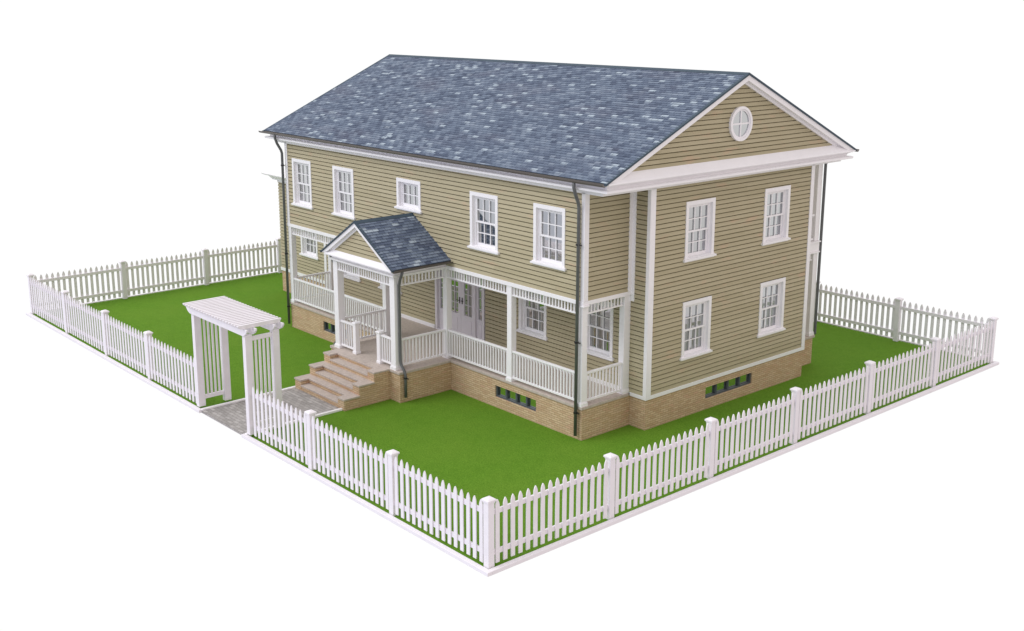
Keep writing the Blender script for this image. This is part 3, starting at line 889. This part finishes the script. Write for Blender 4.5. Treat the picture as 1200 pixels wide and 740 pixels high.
# ================================================================== ARBOR
arb = thing('garden_arbor', (AC, .45, GZ), 'white timber garden arbor with slatted top spanning the paved path in the front fence line', 'arbor')
for sx_ in (-1, 1):
    for y0, y1 in ((.0, .19), (.74, .92)):
        m = MB(); xa, xb = AC+sx_*1.265, AC+sx_*1.41
        m.box(xa, xb, y0, y1, GZ+.03, 2.66); obj('post', m, 'fence', arb, bevel=.006)
    xm = AC+sx_*1.34
    for z in (.34, 2.50):
        m = MB(); m.box(xm-.035, xm+.035, .191, .739, z, z+.10); obj('side_rail', m, 'fence', arb, bevel=.004)
    for k in range(4):
        y = .191+.548*(k+1)/5
        m = MB(); m.box(xm-.015, xm+.015, y-.026, y+.026, .441, 2.499); obj('side_slat', m, 'fence', arb, bevel=.003)
def beam(y, w=.045):
    x0, x1, z0, z1 = AC-1.58, AC+1.58, 2.66, 2.84
    pts = [(x0, z1), (x0, z1-.05), (x0+.06, z0+.06), (x0+.14, z0+.02), (x0+.18, z0), (x1-.18, z0), (x1-.14, z0+.02), (x1-.06, z0+.06), (x1, z1-.05), (x1, z1)]
    m = MB(); m.prism([(x, y, z) for x, z in pts], (0, w, 0)); obj('beam', m, 'fence', arb, bevel=.003)
for y in (-.046, .191, .694, .921): beam(y)
NS = 21
for k in range(NS):
    x = AC-1.40+2.83*k/(NS-1); y0, y1, z0, z1 = -.20, .96, 2.845, 2.945
    pts = [(y0, z1), (y0, z1-.03), (y0+.05, z0+.02), (y0+.10, z0), (y1-.10, z0), (y1-.05, z0+.02), (y1, z1-.03), (y1, z1)]
    m = MB(); m.prism([(x-.032, y, z) for y, z in pts], (.064, 0, 0)); obj('top_slat', m, 'fence', arb, bevel=.003)

# ================================================================== PICKET FENCE
PWD = .148
def fence_post(x, y, parent):
    h = PWD/2; z0, z1 = GZ-.03, 1.43
    m = MB(); m.box(x-h, x+h, y-h, y+h, z0, z1)
    o = obj('fence_post', m, 'fence', parent, bevel=.008)
    c_ = MB(); H = h+.027
    c_.box(x-h-.006, x+h+.006, y-h-.006, y+h+.006, z1-.03, z1+.004)
    n0 = len(c_.v); z = z1+.005; zt = z+.035
    lv = [(H, z), (H, zt), (H-.03, zt+.022), (.02, zt+.042)]
    for r_, zz in lv: c_.v += [(x-r_, y-r_, zz), (x+r_, y-r_, zz), (x+r_, y+r_, zz), (x-r_, y+r_, zz)]
    c_.f.append((n0+3, n0+2, n0+1, n0))
    for i in range(3):
        for j in range(4):
            q = (j+1) % 4; c_.f.append((n0+4*i+j, n0+4*i+q, n0+4*i+4+q, n0+4*i+4+j))
    c_.f.append((n0+12, n0+13, n0+14, n0+15))
    obj('post_cap', c_, 'fence', o)
    return o
def fence_panel(p0, p1, out, parent):
    """pickets between two post faces; out = outward normal"""
    p0 = Vector(p0); p1 = Vector(p1); d = p1-p0; L = d.length; d /= L; o_ = Vector(out)
    m = MB(); n = max(1, round(L/.190)); st = L/n; w = .048; t = .022
    off = .03                              # pickets' outer face sits this far outside the centre line
    for k in range(n):
        c0 = p0+d*((k+.5)*st); zt = 1.425+random.uniform(-.004, .004); zb = .175+random.uniform(-.006, .006)
        tl = random.uniform(-.004, .004)
        prof_ = [(-w, zb), (w, zb), (w+tl, zt-.115), (w-.004+tl, zt-.09), (w-.018+tl, zt-.045), (.005+tl, zt), (-.005+tl, zt), (-w+.018+tl, zt-.045), (-w+.004+tl, zt-.09), (-w+tl, zt-.115)]
        q = c0+o_*off
        m.prism([(q.x+d.x*a, q.y+d.y*a, z) for a, z in prof_], (o_.x*t, o_.y*t, 0))
    pn = obj('picket_panel', m, 'fence', parent)
    for z in (.335, 1.14):
        r_ = MB(); a = p0+o_*(off-.042); c_ = p1+o_*(off-.002)
        r_.box(a.x, c_.x, a.y, c_.y, z, z+.095); obj('fence_rail', r_, 'fence', pn)
h = PWD/2; e_ = .115
xa, xb, ya, yb = FX0+e_, FX1-e_, FY0+e_, FY1-e_
QY = [3.31, 6.47, 9.60, 12.78, 16.03]
def run(name, loc, label, posts, first, last, axis, fixed, out):
    t = thing(name, loc, label, 'fence', 'white picket fence sides round the lot')
    for q in posts: fence_post(q if axis == 'x' else fixed, fixed if axis == 'x' else q, t)
    stops = [first]+sorted(posts)+[last]
    pts = sorted(set([round(v, 4) for v in stops if v is not None]))
    for a, c_ in zip(pts, pts[1:]):
        A = a+(h if a != round(first or 1e9, 4) or first in EDGE else 0)
        B_ = c_-(h if c_ != round(last or 1e9, 4) or last in EDGE else 0)
        if axis == 'x': fence_panel((A, fixed), (B_, fixed), out, t)
        else: fence_panel((fixed, A), (fixed, B_), out, t)
    return t
EDGE = {xa, xb, ya, yb}
run('picket_fence', (-5, ya, GZ), 'white picket fence along the front lawn, from the arbor to the nearest corner post', [-6.28, -3.14, xb], AC+1.45, None, 'x', ya, (0, -1))
run('picket_fence', (-18, ya, GZ), 'white picket fence running left from the arbor to the leftmost corner post', [xa, -20.98, -17.80, -14.78], None, AC-1.45, 'x', ya, (0, -1))
run('picket_fence', (xb, 10, GZ), 'long white picket fence along the near right side of the lawn, beside the gable end', QY+[yb], ya, None, 'y', xb, (1, 0))
run('picket_fence', (xa, 10, GZ), 'white picket fence on the far left side, reaching back behind the house corner', QY, ya, yb, 'y', xa, (-1, 0))
run('picket_fence', (-12, yb, GZ), 'white picket fence across the back of the lot, seen right of the house', [xa, -21.0, -18.0, -15.0, -12.0, -9.1, -6.15, -3.14], None, xb, 'x', yb, (0, 1))
